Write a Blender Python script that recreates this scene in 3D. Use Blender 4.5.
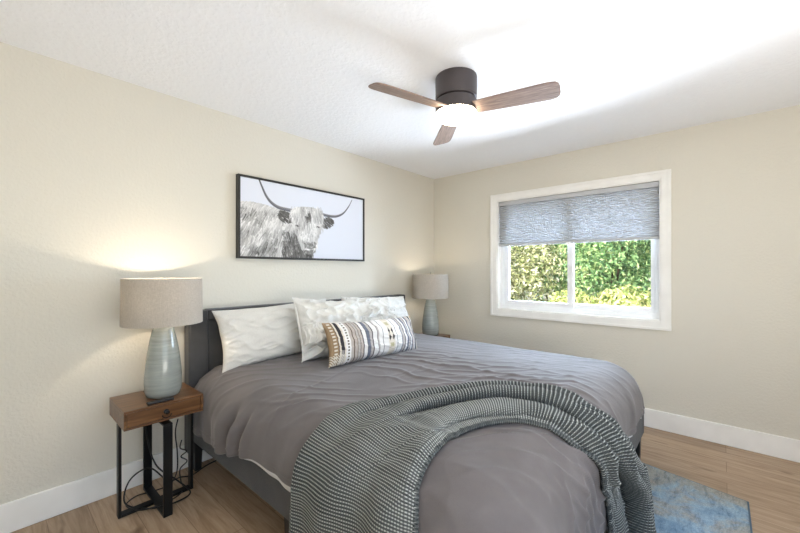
import bpy, math, random
import numpy as np
from mathutils import Vector, Matrix

for o in list(bpy.data.objects):
    bpy.data.objects.remove(o)
S = bpy.context.scene
COL = S.collection
PI = math.pi

# ------------------------------------------------------------------ camera
cam_d = bpy.data.cameras.new('camera')
cam = bpy.data.objects.new('camera', cam_d); COL.objects.link(cam)
cam_d.sensor_width = 36.0
cam_d.lens = 364.0 / 800.0 * 36.0
cam_d.shift_y = 3.8 / 800.0
cam_d.clip_start = 0.02
cam.location = (-3.669, -2.673, 1.310)
cam.rotation_euler = (PI / 2, 0, math.radians(41.408 - 90.0))
S.camera = cam

# ------------------------------------------------------------------ world, sun, daylight, added fill lamps, exposure
S.view_settings.view_transform = 'Standard'
S.view_settings.look = 'None'
S.view_settings.gamma = 1.0
S.view_settings.use_curve_mapping = False
S.view_settings.exposure = 0.16
S.cycles.use_light_tree = False
W = bpy.data.worlds.new('sky'); S.world = W; W.use_nodes = True
wn = W.node_tree.nodes; wn.clear()
w_out = wn.new('ShaderNodeOutputWorld'); w_bg = wn.new('ShaderNodeBackground')
w_sky = wn.new('ShaderNodeTexSky'); w_sky.sky_type = 'NISHITA'; w_sky.sun_disc = False
w_sky.sun_elevation = math.radians(55); w_sky.sun_rotation = math.radians(250)
w_bg.inputs['Strength'].default_value = 0.40
W.node_tree.links.new(w_sky.outputs[0], w_bg.inputs['Color'])
W.node_tree.links.new(w_bg.outputs[0], w_out.inputs['Surface'])

def light(name, kind, loc, energy, color=(1, 1, 1), direction=None, size=None, size_y=None, parent=None):
    d = bpy.data.lights.new(name, kind); d.energy = energy; d.color = color
    if kind == 'AREA':
        d.shape = 'RECTANGLE'; d.size = size; d.size_y = size_y or size
    elif kind == 'POINT':
        d.shadow_soft_size = size
    elif kind == 'SUN':
        d.angle = size
    o = bpy.data.objects.new(name, d); COL.objects.link(o); o.location = loc
    if direction is not None:
        o.rotation_euler = Vector(direction).to_track_quat('-Z', 'Y').to_euler()
    if parent: o.parent = parent
    return o

light('sun', 'SUN', (3, 0, 6), 13.0, (1.0, 0.95, 0.88), (0.62, -0.25, -0.9), size=0.01)
light('window_daylight', 'AREA', (0.32, -1.57, 1.35), 115.0, (0.62, 0.78, 1.0), (-1, 0, -0.10), size=1.5, size_y=1.2)
light('window_ground_bounce', 'AREA', (1.5, -0.75, 0.12), 46.0, (0.92, 0.96, 1.0), (-3.3, -0.8, 2.1), size=0.7, size_y=0.5)
light('low_window_fill', 'AREA', (0.62, -1.55, 0.42), 110.0, (0.92, 0.96, 1.0), (-0.75, 0, 1.0), size=1.5, size_y=0.6)  # added area lamp low outside the window, fills the ceiling near the wall
light('rear_fill', 'AREA', (-3.1, -4.0, 0.75), 86.0, (1.0, 0.98, 0.95), (0.08, 0.22, 1.0), size=2.2, size_y=1.5)  # fill lamp added behind the camera, aimed up to brighten ceiling and room

# ------------------------------------------------------------------ materials
def lin(c):
    return tuple(((v / 255.0) / 12.92 if v / 255.0 <= 0.04045 else ((v / 255.0 + 0.055) / 1.055) ** 2.4) for v in c) + (1.0,)

class NT:
    def __init__(self, name):
        self.m = bpy.data.materials.new(name); self.m.use_nodes = True
        self.t = self.m.node_tree; self.t.nodes.clear()
        self.out = self.n('ShaderNodeOutputMaterial')
    def n(self, kind, **kw):
        nd = self.t.nodes.new(kind)
        for k, v in kw.items():
            if k.startswith('i_'):
                nd.inputs[k[2:].replace('_', ' ')].default_value = v
            else:
                setattr(nd, k, v)
        return nd
    def l(self, a, b):
        self.t.links.new(a, b)
    def bsdf(self, color=None, rough=0.6, spec=0.4, **kw):
        b = self.n('ShaderNodeBsdfPrincipled')
        b.inputs['Roughness'].default_value = rough
        b.inputs['Specular IOR Level'].default_value = spec
        if color is not None: b.inputs['Base Color'].default_value = lin(color)
        for k, v in kw.items(): b.inputs[k].default_value = v
        self.l(b.outputs[0], self.out.inputs['Surface'])
        self.b = b
        return b
    def coords(self, which='Object', scale=(1, 1, 1), rot=(0, 0, 0)):
        tc = self.n('ShaderNodeTexCoord'); mp = self.n('ShaderNodeMapping')
        mp.inputs['Scale'].default_value = scale; mp.inputs['Rotation'].default_value = rot
        self.l(tc.outputs[which], mp.inputs['Vector'])
        return mp.outputs[0]
    def noise(self, vec, scale, detail=3.0, rough=0.55, dist=0.0):
        nd = self.n('ShaderNodeTexNoise'); nd.inputs['Scale'].default_value = scale
        nd.inputs['Detail'].default_value = detail; nd.inputs['Roughness'].default_value = rough
        nd.inputs['Distortion'].default_value = dist
        self.l(vec, nd.inputs['Vector'])
        return nd.outputs['Fac']
    def ramp(self, fac, stops, interp='LINEAR'):
        r = self.n('ShaderNodeValToRGB'); r.color_ramp.interpolation = interp
        el = r.color_ramp.elements
        while len(el) < len(stops): el.new(0.5)
        for e, (p, c) in zip(el, stops):
            e.position = p; e.color = lin(c)
        self.l(fac, r.inputs[0])
        return r.outputs[0]
    def mix(self, fac, a, b, mode='MIX'):
        m = self.n('ShaderNodeMix', data_type='RGBA', blend_type=mode)
        for s, v in ((0, fac), (6, a), (7, b)):
            if hasattr(v, 'links') or hasattr(v, 'is_linked'): self.l(v, m.inputs[s])
            else: m.inputs[s].default_value = v
        return m.outputs[2]
    def math(self, op, a, b=None, c=None):
        m = self.n('ShaderNodeMath', operation=op)
        for s, v in enumerate((a, b, c)):
            if v is None: continue
            if hasattr(v, 'is_linked'): self.l(v, m.inputs[s])
            else: m.inputs[s].default_value = v
        return m.outputs[0]
    def bump(self, h, strength=0.3, dist=0.01):
        b = self.n('ShaderNodeBump'); b.inputs['Strength'].default_value = strength
        b.inputs['Distance'].default_value = dist
        self.l(h, b.inputs['Height']); self.l(b.outputs[0], self.b.inputs['Normal'])
    def color(self, out):
        self.l(out, self.b.inputs['Base Color'])

def mat_plain(name, color, rough=0.6, spec=0.4, **kw):
    t = NT(name); t.bsdf(color, rough, spec, **kw)
    v = t.coords('Object'); f = t.noise(v, 6.0, 2.0)
    d = tuple(max(0, c - 5) for c in color); u = tuple(min(255, c + 4) for c in color)
    t.color(t.ramp(f, [(0.3, d), (0.7, u)]))
    return t.m

def mat_paint(name, color, bump=0.25, scale=55.0, rough=0.75):
    t = NT(name); t.bsdf(color, rough, 0.25)
    v = t.coords('Object'); h = t.noise(v, scale, 3.0, 0.5, 0.4)
    h2 = t.ramp(h, [(0.42, (0, 0, 0)), (0.62, (255, 255, 255))])
    t.bump(h2, bump, 0.004)
    return t.m

def mat_fabric(name, color, var=12, weave=900.0, rough=0.95, bump=0.2, which='Object', sheen=0.2):
    t = NT(name); t.bsdf(color, rough, 0.15)
    t.b.inputs['Sheen Weight'].default_value = sheen
    v = t.coords(which); f = t.noise(v, 5.0, 4.0)
    f2 = t.noise(v, weave, 2.0)
    a = t.ramp(f, [(0.3, tuple(max(0, c - var) for c in color)), (0.7, tuple(min(255, c + var) for c in color))])
    b = t.ramp(f2, [(0.3, (225, 225, 225)), (0.7, (255, 255, 255))])
    t.color(t.mix(0.6, a, b, 'MULTIPLY'))
    t.bump(f2, bump, 0.002)
    return t.m

def mat_wood(name, stops, axis='x', scale=1.0, rough=0.4, spec=0.5, bump=0.05):
    t = NT(name); t.bsdf(None, rough, spec)
    sc = {'x': (1.2, 16, 16), 'y': (16, 1.2, 16), 'z': (16, 16, 1.2)}[axis]
    v = t.coords('Object', tuple(s * scale for s in sc))
    f = t.noise(v, 2.2, 6.0, 0.62, 1.2)
    t.color(t.ramp(f, stops)); t.bump(f, bump, 0.003)
    return t.m

M = {}
M['wall'] = mat_paint('wall_paint', (222, 217, 204), 0.22, 60.0)
M['ceiling'] = mat_paint('ceiling_paint', (246, 247, 249), 0.35, 38.0)
M['trim'] = mat_plain('white_trim_paint', (248, 246, 241), 0.4, 0.4)
M['vinyl'] = mat_plain('white_vinyl', (250, 251, 252), 0.35, 0.4)
M['black_metal'] = mat_plain('black_metal', (13, 13, 14), 0.4, 0.35)
M['black_plastic'] = mat_plain('black_plastic', (20, 20, 22), 0.4, 0.5)
M['frame_black'] = mat_plain('black_frame', (48, 46, 44), 0.5, 0.4)
M['bronze'] = mat_plain('dark_bronze', (78, 72, 73), 0.42, 0.5, Metallic=0.35)
M['bronze_dark'] = mat_plain('black_bronze', (30, 26, 26), 0.4, 0.5)
M['chrome'] = mat_plain('brushed_nickel', (180, 178, 172), 0.3, 0.5, Metallic=1.0)
M['upholstery'] = mat_fabric('charcoal_upholstery', (78, 78, 79), 8, 500.0, 0.9, 0.3)
M['white_linen'] = mat_fabric('white_linen', (232, 230, 224), 5, 260.0, 0.9, 0.5, sheen=0.05)
M['sheet'] = mat_fabric('white_sheet', (236, 236, 236), 3, 500.0, 0.9, 0.1)
M['duvet'] = mat_fabric('taupe_duvet_cotton', (114, 108, 107), 6, 600.0, 0.8, 0.12, sheen=0.25)
M['case_wood'] = mat_wood('walnut_wood', [(0.25, (64, 40, 24)), (0.5, (106, 72, 44)), (0.75, (142, 104, 68))], 'x', 1.0, 0.28, 0.5)
M['blade_wood'] = mat_wood('weathered_blade_wood', [(0.25, (98, 80, 72)), (0.5, (140, 118, 106)), (0.75, (170, 148, 134))], 'x', 2.2, 0.5, 0.4)

def m_floor():
    t = NT('oak_plank_floor'); t.bsdf(None, 0.42, 0.4)
    v = t.coords('Object', (1, 1, 1), (0, 0, PI / 2))
    br = t.n('ShaderNodeTexBrick'); br.offset = 0.37; br.squash = 1.0
    for k, val in (('Scale', 1.0), ('Mortar Size', 0.0016), ('Mortar Smooth', 0.2), ('Bias', 0.0), ('Brick Width', 1.35), ('Row Height', 0.165)):
        br.inputs[k].default_value = val
    br.inputs['Color1'].default_value = lin((178, 155, 130)); br.inputs['Color2'].default_value = lin((202, 178, 151))
    br.inputs['Mortar'].default_value = lin((146, 122, 98))
    t.l(v, br.inputs['Vector'])
    g = t.coords('Object', (22, 1.6, 1)); f = t.noise(g, 1.8, 7.0, 0.65, 1.0)
    grain = t.ramp(f, [(0.25, (188, 176, 164)), (0.5, (232, 226, 220)), (0.75, (255, 255, 255))])
    k = t.coords('Object', (5, 1.4, 1)); kf = t.noise(k, 2.0, 2.0)
    knot = t.ramp(kf, [(0.24, (140, 118, 100)), (0.33, (255, 255, 255))])
    c = t.mix(1.0, br.outputs['Color'], grain, 'MULTIPLY'); c = t.mix(0.8, c, knot, 'MULTIPLY')
    t.color(c); t.bump(br.outputs['Fac'], -0.3, 0.002)
    return t.m
M['floor'] = m_floor()

def m_rug():
    t = NT('distressed_blue_rug'); t.bsdf(None, 0.95, 0.1)
    v = t.coords('Object'); v2 = t.coords('Object', (1, 3.2, 1), (0, 0, 0.5))
    a = t.noise(v, 2.6, 5.0, 0.65, 0.8); b = t.noise(v2, 9.0, 8.0, 0.75, 0.6); c = t.noise(v, 160.0, 2.0)
    base = t.ramp(a, [(0.34, (128, 158, 182)), (0.47, (164, 188, 204)), (0.56, (178, 180, 174)), (0.68, (182, 174, 158))])
    wear = t.ramp(b, [(0.34, (164, 176, 186)), (0.48, (232, 235, 238)), (0.62, (255, 255, 255))])
    pile = t.ramp(c, [(0.3, (205, 205, 205)), (0.7, (255, 255, 255))])
    t.color(t.mix(0.8, t.mix(0.9, base, wear, 'MULTIPLY'), pile, 'MULTIPLY')); t.bump(c, 0.5, 0.004)
    return t.m
M['rug'] = m_rug()
M['rug_edge'] = mat_fabric('navy_binding', (84, 106, 122), 6, 400.0)

def m_shade():
    t = NT('grey_linen_shade')
    v = t.coords('Object', (90, 90, 700)); v3 = t.coords('Object', (600, 600, 60))
    f = t.math('ADD', t.noise(v, 1.0, 2.0), t.noise(v3, 1.0, 2.0))
    c = t.ramp(t.math('MULTIPLY', f, 0.5), [(0.35, (178, 172, 163)), (0.5, (192, 186, 177)), (0.65, (206, 200, 191))])
    d = t.n('ShaderNodeBsdfDiffuse'); tr = t.n('ShaderNodeBsdfTranslucent'); mx = t.n('ShaderNodeMixShader')
    t.l(c, d.inputs['Color']); t.l(c, tr.inputs['Color']); mx.inputs[0].default_value = 0.28
    t.l(d.outputs[0], mx.inputs[1]); t.l(tr.outputs[0], mx.inputs[2]); t.l(mx.outputs[0], t.out.inputs['Surface'])
    return t.m
M['shade'] = m_shade()

def m_ceramic():
    t = NT('celadon_ceramic'); t.bsdf(None, 0.18, 0.5)
    t.b.inputs['Coat Weight'].default_value = 0.2
    v = t.coords('Object', (2.5, 2.5, 34)); f = t.noise(v, 1.6, 4.0, 0.6, 0.6)
    t.color(t.ramp(f, [(0.3, (144, 149, 145)), (0.5, (154, 160, 155)), (0.7, (166, 171, 166))]))
    return t.m
M['ceramic'] = m_ceramic()

def m_blind():
    t = NT('grey_cellular_fabric')
    d = t.n('ShaderNodeBsdfDiffuse'); tr = t.n('ShaderNodeBsdfTranslucent'); mx = t.n('ShaderNodeMixShader')
    f = t.noise(t.coords('Object'), 300.0, 2.0)
    c = t.ramp(f, [(0.3, (198, 199, 201)), (0.7, (206, 207, 209))])
    t.l(c, d.inputs['Color']); t.l(c, tr.inputs['Color']); mx.inputs[0].default_value = 0.06
    t.l(d.outputs[0], mx.inputs[1]); t.l(tr.outputs[0], mx.inputs[2]); t.l(mx.outputs[0], t.out.inputs['Surface'])
    return t.m
M['blind'] = m_blind()

def m_glass():
    t = NT('window_glass')
    tr = t.n('ShaderNodeBsdfTransparent'); g = t.n('ShaderNodeBsdfGlossy'); mx = t.n('ShaderNodeMixShader')
    g.inputs['Roughness'].default_value = 0.02
    fr = t.n('ShaderNodeFresnel'); fr.inputs[0].default_value = 1.3
    t.l(fr.outputs[0], mx.inputs[0]); t.l(tr.outputs[0], mx.inputs[1]); t.l(g.outputs[0], mx.inputs[2])
    t.l(mx.outputs[0], t.out.inputs['Surface'])
    return t.m
M['glass'] = m_glass()

def m_emit(name, color, strength):
    t = NT(name); e = t.n('ShaderNodeEmission'); e.inputs['Color'].default_value = lin(color)
    e.inputs['Strength'].default_value = strength; t.l(e.outputs[0], t.out.inputs['Surface'])
    return t.m
M['fan_light'] = m_emit('lit_opal_glass', (255, 240, 212), 21.0)
M['bulb'] = m_emit('lit_bulb', (255, 226, 180), 12.0)

def m_attr(name, rough=0.8, bump_scale=None):
    t = NT(name); t.bsdf(None, rough, 0.2)
    a = t.n('ShaderNodeVertexColor'); a.layer_name = 'print'
    t.color(a.outputs['Color'])
    if bump_scale: t.bump(t.noise(t.coords('Object'), bump_scale, 2.0), 0.25, 0.002)
    return t.m
M['print'] = m_attr('canvas_print', 0.7, 900.0)
M['stripes'] = m_attr('woven_stripe_fabric', 0.95, 500.0)

def m_knit():
    t = NT('charcoal_waffle_knit'); t.bsdf(None, 0.95, 0.1)
    uv = t.n('ShaderNodeUVMap'); sp = t.n('ShaderNodeSeparateXYZ'); t.l(uv.outputs[0], sp.inputs[0])
    row = t.math('SINE', t.math('MULTIPLY', sp.outputs[1], 2 * PI))
    dot = t.math('SINE', t.math('MULTIPLY', sp.outputs[0], 2 * PI))
    half = t.math('COSINE', t.math('MULTIPLY', sp.outputs[1], 4 * PI))
    line = t.n('ShaderNodeMapRange'); line.interpolation_type = 'SMOOTHSTEP'
    line.inputs['From Min'].default_value = 0.86; line.inputs['From Max'].default_value = 1.0
    t.l(row, line.inputs['Value'])
    fac = t.math('MULTIPLY', line.outputs[0], t.math('MULTIPLY_ADD', dot, 0.32, 0.68))
    pit = t.n('ShaderNodeMapRange'); pit.interpolation_type = 'SMOOTHSTEP'
    pit.inputs['From Min'].default_value = -0.1; pit.inputs['From Max'].default_value = 0.7
    t.l(t.math('MULTIPLY', dot, half), pit.inputs['Value'])
    dark = t.mix(pit.outputs[0], lin((90, 94, 93)), lin((42, 45, 47)))
    t.color(t.mix(fac, dark, lin((188, 191, 186))))
    h = t.math('SUBTRACT', t.math('MULTIPLY', row, 0.5), t.math('MULTIPLY', pit.outputs[0], 0.35))
    t.bump(h, 0.7, 0.004)
    return t.m
M['knit'] = m_knit()

def m_leaf(name, stops):
    t = NT(name)
    v = t.coords('Object'); f = t.noise(v, 9.0, 3.0, 0.7)
    g = t.n('ShaderNodeNewGeometry')
    mixf = t.math('ADD', t.math('MULTIPLY', f, 0.45), t.math('MULTIPLY', g.outputs['Random Per Island'], 0.55))
    c = t.ramp(mixf, stops)
    d = t.n('ShaderNodeBsdfDiffuse'); tr = t.n('ShaderNodeBsdfTranslucent'); mx = t.n('ShaderNodeMixShader')
    t.l(c, d.inputs['Color']); t.l(c, tr.inputs['Color']); mx.inputs[0].default_value = 0.3
    t.l(d.outputs[0], mx.inputs[1]); t.l(tr.outputs[0], mx.inputs[2]); t.l(mx.outputs[0], t.out.inputs['Surface'])
    return t.m
M['leaf_olive'] = m_leaf('olive_leaves', [(0.2, (92, 104, 66)), (0.45, (156, 162, 112)), (0.62, (206, 204, 156)), (0.8, (242, 236, 214))])
M['leaf_green'] = m_leaf('green_leaves', [(0.2, (78, 108, 74)), (0.45, (118, 152, 102)), (0.65, (158, 188, 126)), (0.85, (220, 218, 160))])
M['leaf_lime'] = m_leaf('lime_leaves', [(0.2, (112, 128, 74)), (0.45, (176, 186, 112)), (0.65, (212, 214, 146)), (0.85, (216, 190, 166))])
M['leaf_blue'] = m_leaf('blue_green_leaves', [(0.2, (86, 112, 110)), (0.5, (136, 164, 160)), (0.8, (190, 206, 200))])
M['twig'] = mat_plain('brown_twigs', (70, 62, 46), 0.9, 0.1)
M['soil'] = mat_plain('dry_soil', (150, 138, 116), 0.95, 0.1)

# ------------------------------------------------------------------ mesh helpers
class MB:
    def __init__(self):
        self.v = []; self.f = []
    def add(self, vs, fs):
        k = len(self.v); self.v += [tuple(p) for p in vs]; self.f += [tuple(i + k for i in q) for q in fs]; return self
    def box(self, lo, hi):
        (a, b, c), (x, y, z) = lo, hi
        a, x = min(a, x), max(a, x); b, y = min(b, y), max(b, y); c, z = min(c, z), max(c, z)
        return self.add([(a, b, c), (x, b, c), (x, y, c), (a, y, c), (a, b, z), (x, b, z), (x, y, z), (a, y, z)],
                        [(0, 3, 2, 1), (4, 5, 6, 7), (0, 1, 5, 4), (1, 2, 6, 5), (2, 3, 7, 6), (3, 0, 4, 7)])
    def lathe(self, prof, n=40, c=(0, 0, 0), cap0=True, cap1=True, sx=1.0, sy=1.0):
        vs = []; fs = []
        for r, z in prof:
            for i in range(n):
                a = 2 * PI * i / n
                vs.append((c[0] + r * math.cos(a) * sx, c[1] + r * math.sin(a) * sy, c[2] + z))
        for j in range(len(prof) - 1):
            for i in range(n):
                k = (i + 1) % n
                fs.append((j * n + i, j * n + k, (j + 1) * n + k, (j + 1) * n + i))
        if cap0: fs.append(tuple(range(n))[::-1])
        if cap1: fs.append(tuple((len(prof) - 1) * n + i for i in range(n)))
        return self.add(vs, fs)
    def tube(self, pts, r, n=8, cap=True):
        pts = [Vector(p) for p in pts]; vs = []; fs = []
        up = Vector((0, 0, 1)); prev = None
        for i, p in enumerate(pts):
            t = (pts[min(i + 1, len(pts) - 1)] - pts[max(i - 1, 0)]).normalized()
            if prev is None:
                a = t.cross(up) if abs(t.z) < 0.9 else t.cross(Vector((1, 0, 0)))
            else:
                a = prev - t * prev.dot(t)
            a.normalize(); prev = a; b = t.cross(a)
            rr = r[i] if isinstance(r, (list, tuple)) else r
            for k in range(n):
                q = 2 * PI * k / n
                vs.append(p + a * (rr * math.cos(q)) + b * (rr * math.sin(q)))
        for i in range(len(pts) - 1):
            for k in range(n):
                m = (k + 1) % n
                fs.append((i * n + k, i * n + m, (i + 1) * n + m, (i + 1) * n + k))
        if cap:
            fs.append(tuple(range(n))[::-1]); fs.append(tuple((len(pts) - 1) * n + k for k in range(n)))
        return self.add(vs, fs)
    def prism(self, outline, z0, z1):
        n = len(outline)
        vs = [(x, y, z0) for x, y in outline] + [(x, y, z1) for x, y in outline]
        fs = [tuple(range(n))[::-1], tuple(range(n, 2 * n))] + [(i, (i + 1) % n, n + (i + 1) % n, n + i) for i in range(n)]
        return self.add(vs, fs)
    def build(self, name, mat, parent=None, bevel=0.0, smooth=False, loc=None, seg=2):
        me = bpy.data.meshes.new(name); me.from_pydata(self.v, [], self.f); me.update()
        import bmesh
        bm = bmesh.new(); bm.from_mesh(me); bmesh.ops.recalc_face_normals(bm, faces=bm.faces); bm.to_mesh(me); bm.free()
        me.materials.append(mat)
        o = bpy.data.objects.new(name, me); COL.objects.link(o)
        if parent: o.parent = parent
        if loc: o.location = loc
        if smooth:
            me.polygons.foreach_set('use_smooth', [True] * len(me.polygons))
        if bevel:
            b = o.modifiers.new('bevel', 'BEVEL'); b.width = bevel; b.segments = seg; b.limit_method = 'ANGLE'
            b.angle_limit = math.radians(40)
        return o

def spline(pts, n=10):
    P = [Vector(p) for p in pts]; out = []
    for i in range(len(P) - 1):
        p0 = P[max(i - 1, 0)]; p1 = P[i]; p2 = P[i + 1]; p3 = P[min(i + 2, len(P) - 1)]
        for k in range(n):
            t = k / n
            out.append(0.5 * ((2 * p1) + (p2 - p0) * t + (2 * p0 - 5 * p1 + 4 * p2 - p3) * t * t + (3 * p1 - p0 - 3 * p2 + p3) * t ** 3))
    out.append(P[-1]); return out

def grid_mesh(name, P, mat, parent=None, loc=None, uv=None, col=None, solid=0.0, wrap=False, offset=-1.0):
    n, m, _ = P.shape
    idx = np.arange(n * m).reshape(n, m)
    a = idx[:-1, :-1].ravel(); b = idx[1:, :-1].ravel(); c = idx[1:, 1:].ravel(); d = idx[:-1, 1:].ravel()
    F = np.stack([a, b, c, d], 1)
    me = bpy.data.meshes.new(name)
    me.vertices.add(n * m); me.vertices.foreach_set('co', P.reshape(-1).astype(np.float32))
    me.loops.add(F.size); me.loops.foreach_set('vertex_index', F.ravel().astype(np.int32))
    me.polygons.add(len(F)); me.polygons.foreach_set('loop_start', np.arange(0, F.size, 4, dtype=np.int32))
    me.update(calc_edges=True)
    me.polygons.foreach_set('use_smooth', np.ones(len(F), dtype=bool))
    if uv is not None:
        ul = me.uv_layers.new(name='UVMap')
        ul.data.foreach_set('uv', uv.reshape(-1, 2)[F.ravel()].ravel().astype(np.float32))
    if col is not None:
        ca = me.color_attributes.new('print', 'FLOAT_COLOR', 'POINT')
        rgba = np.ones((n * m, 4), np.float32); rgba[:, :3] = col.reshape(-1, 3)
        ca.data.foreach_set('color', rgba.ravel())
    me.validate(); me.materials.append(mat)
    o = bpy.data.objects.new(name, me); COL.objects.link(o)
    if parent: o.parent = parent
    if loc is not None: o.location = loc
    if solid:
        s = o.modifiers.new('thickness', 'SOLIDIFY'); s.thickness = solid; s.offset = offset
    return o

rng = np.random.default_rng(7)
_tab = rng.random((64, 64))
def vnoise(x, y, seed=0):
    x = np.asarray(x, float) + seed * 17.31; y = np.asarray(y, float) + seed * 9.77
    i = np.floor(x).astype(int); j = np.floor(y).astype(int); u = x - i; v = y - j
    u = u * u * u * (u * (u * 6 - 15) + 10); v = v * v * v * (v * (v * 6 - 15) + 10)
    g = lambda a, b: _tab[a % 64, b % 64]
    return (g(i, j) * (1 - u) + g(i + 1, j) * u) * (1 - v) + (g(i, j + 1) * (1 - u) + g(i + 1, j + 1) * u) * v
def fnoise(x, y, seed=0, oct=3):
    s = 0; a = 1; t = 0
    for k in range(oct):
        s = s + a * vnoise(x * 2 ** k, y * 2 ** k, seed + k); t += a; a *= 0.5
    return s / t
def ridge(x, y, seed=0):
    return 1 - np.abs(2 * vnoise(x, y, seed) - 1)

def thing(name, label, cat, loc=(0, 0, 0), rz=0.0, group=None):
    o = bpy.data.objects.new(name, None); COL.objects.link(o)
    o.empty_display_size = 0.1; o.location = loc; o.rotation_euler = (0, 0, rz)
    o['label'] = label; o['category'] = cat
    if group: o['group'] = group
    return o
def tag(o, label, cat, group=None, kind=None):
    o['label'] = label; o['category'] = cat
    if group: o['group'] = group
    if kind: o['kind'] = kind
    return o
def struct(o):
    o['kind'] = 'structure'; return o
def copy_tree(o, parent=None):
    c = o.copy(); COL.objects.link(c)
    if parent: c.parent = parent
    for ch in list(o.children): copy_tree(ch, c)
    return c

# ------------------------------------------------------------------ the room
XL, YB, H, T = -4.9, -3.9, 2.44, 0.15
WY0, WY1, WZ0, WZ1 = -2.305, -0.845, 0.885, 2.062      # window opening
struct(MB().box((XL - T, YB - T, -0.12), (T, T, 0)).build('floor', M['floor']))
struct(MB().box((XL - T, YB - T, H), (T, T, H + 0.15)).build('ceiling', M['ceiling']))
struct(MB().box((XL - T, 0, 0), (T, T, H)).build('wall_left', M['wall']))
wr = MB()
wr.box((0, YB, 0), (T, WY0, H)); wr.box((0, WY1, 0), (T, 0, H))
wr.box((0, WY0, 0), (T, WY1, WZ0)); wr.box((0, WY0, WZ1), (T, WY1, H))
struct(wr.build('wall_right', M['wall']))
struct(MB().box((XL - T, YB, 0), (XL, 0, H)).build('wall_side', M['wall']))
wb = MB()
wb.box((XL - T, YB - T, 0), (-4.5, YB, H)); wb.box((-1.7, YB - T, 0), (T, YB, H)); wb.box((-4.5, YB - T, 2.36), (-1.7, YB, H))  # gap in the unseen rear wall, made up to hold the added fill lamp
struct(wb.build('wall_rear', M['wall']))
bb = 0.152
def baseboard(name, lo, hi):
    return struct(MB().box(lo, hi).build(name, M['trim'], bevel=0.004))
baseboard('baseboard_left', (XL, -0.016, 0), (-0.016, 0, bb))
baseboard('baseboard_right', (-0.016, YB, 0), (0, 0, bb))

# window
win = bpy.data.objects.new('window_1', None); COL.objects.link(win); struct(win); win.location = (0, (WY0 + WY1) / 2, WZ0)
def wl(y, z, x=0.0): return (x, y - (WY0 + WY1) / 2, z - WZ0)
def ring(mb, x0, x1, y0, y1, z0, z1, wd, wz0=None, wz1=None):
    wz0 = wd if wz0 is None else wz0; wz1 = wd if wz1 is None else wz1
    mb.box(wl(y0, z0, x0), wl(y0 + wd, z1, x1)); mb.box(wl(y1 - wd, z0, x0), wl(y1, z1, x1))
    mb.box(wl(y0 + wd, z0, x0), wl(y1 - wd, z0 + wz0, x1)); mb.box(wl(y0 + wd, z1 - wz1, x0), wl(y1 - wd, z1, x1))
cw = 0.066
m = MB(); ring(m, -0.018, 0.0, WY0 - cw, WY1 + cw, WZ0 - cw, WZ1 + cw, cw); m.build('casing', M['trim'], win)
m = MB(); ring(m, -0.026, -0.018, WY0 - cw, WY1 + cw, WZ0 - cw, WZ1 + cw, 0.02); m.build('casing_lip', M['trim'], win)
m = MB(); ring(m, -0.01, 0.075, WY0, WY1, WZ0, WZ1, 0.012); m.build('jamb', M['trim'], win)
m = MB(); ring(m, 0.06, 0.14, WY0 + 0.012, WY1 - 0.012, WZ0 + 0.012, WZ1 - 0.012, 0.036, 0.042, 0.036); m.build('window_frame', M['vinyl'], win)
def sash(x0, y0, y1, sl, sr):
    s = MB(); z0, z1 = WZ0 + 0.05, WZ1 - 0.045
    s.box(wl(y0, z0, x0), wl(y0 + sr, z1, x0 + 0.03)); s.box(wl(y1 - sl, z0, x0), wl(y1, z1, x0 + 0.03))
    s.box(wl(y0 + sr, z0, x0), wl(y1 - sl, z0 + 0.05, x0 + 0.03)); s.box(wl(y0 + sr, z1 - 0.045, x0), wl(y1 - sl, z1, x0 + 0.03))
    o = s.build('sash', M['vinyl'], win)
    MB().box(wl(y0 + sr - 0.004, z0 + 0.046, x0 + 0.012), wl(y1 - sl + 0.004, z1 - 0.04, x0 + 0.018)).build('glass', M['glass'], o)
sash(0.072, -1.605, WY1 - 0.05, 0.05, 0.055)
sash(0.104, WY0 + 0.044, -1.545, 0.05, 0.04)
MB().box(wl(-1.600, 1.30, 0.06), wl(-1.575, 1.36, 0.072)).build('latch', M['vinyl'], win, bevel=0.003)

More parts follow.
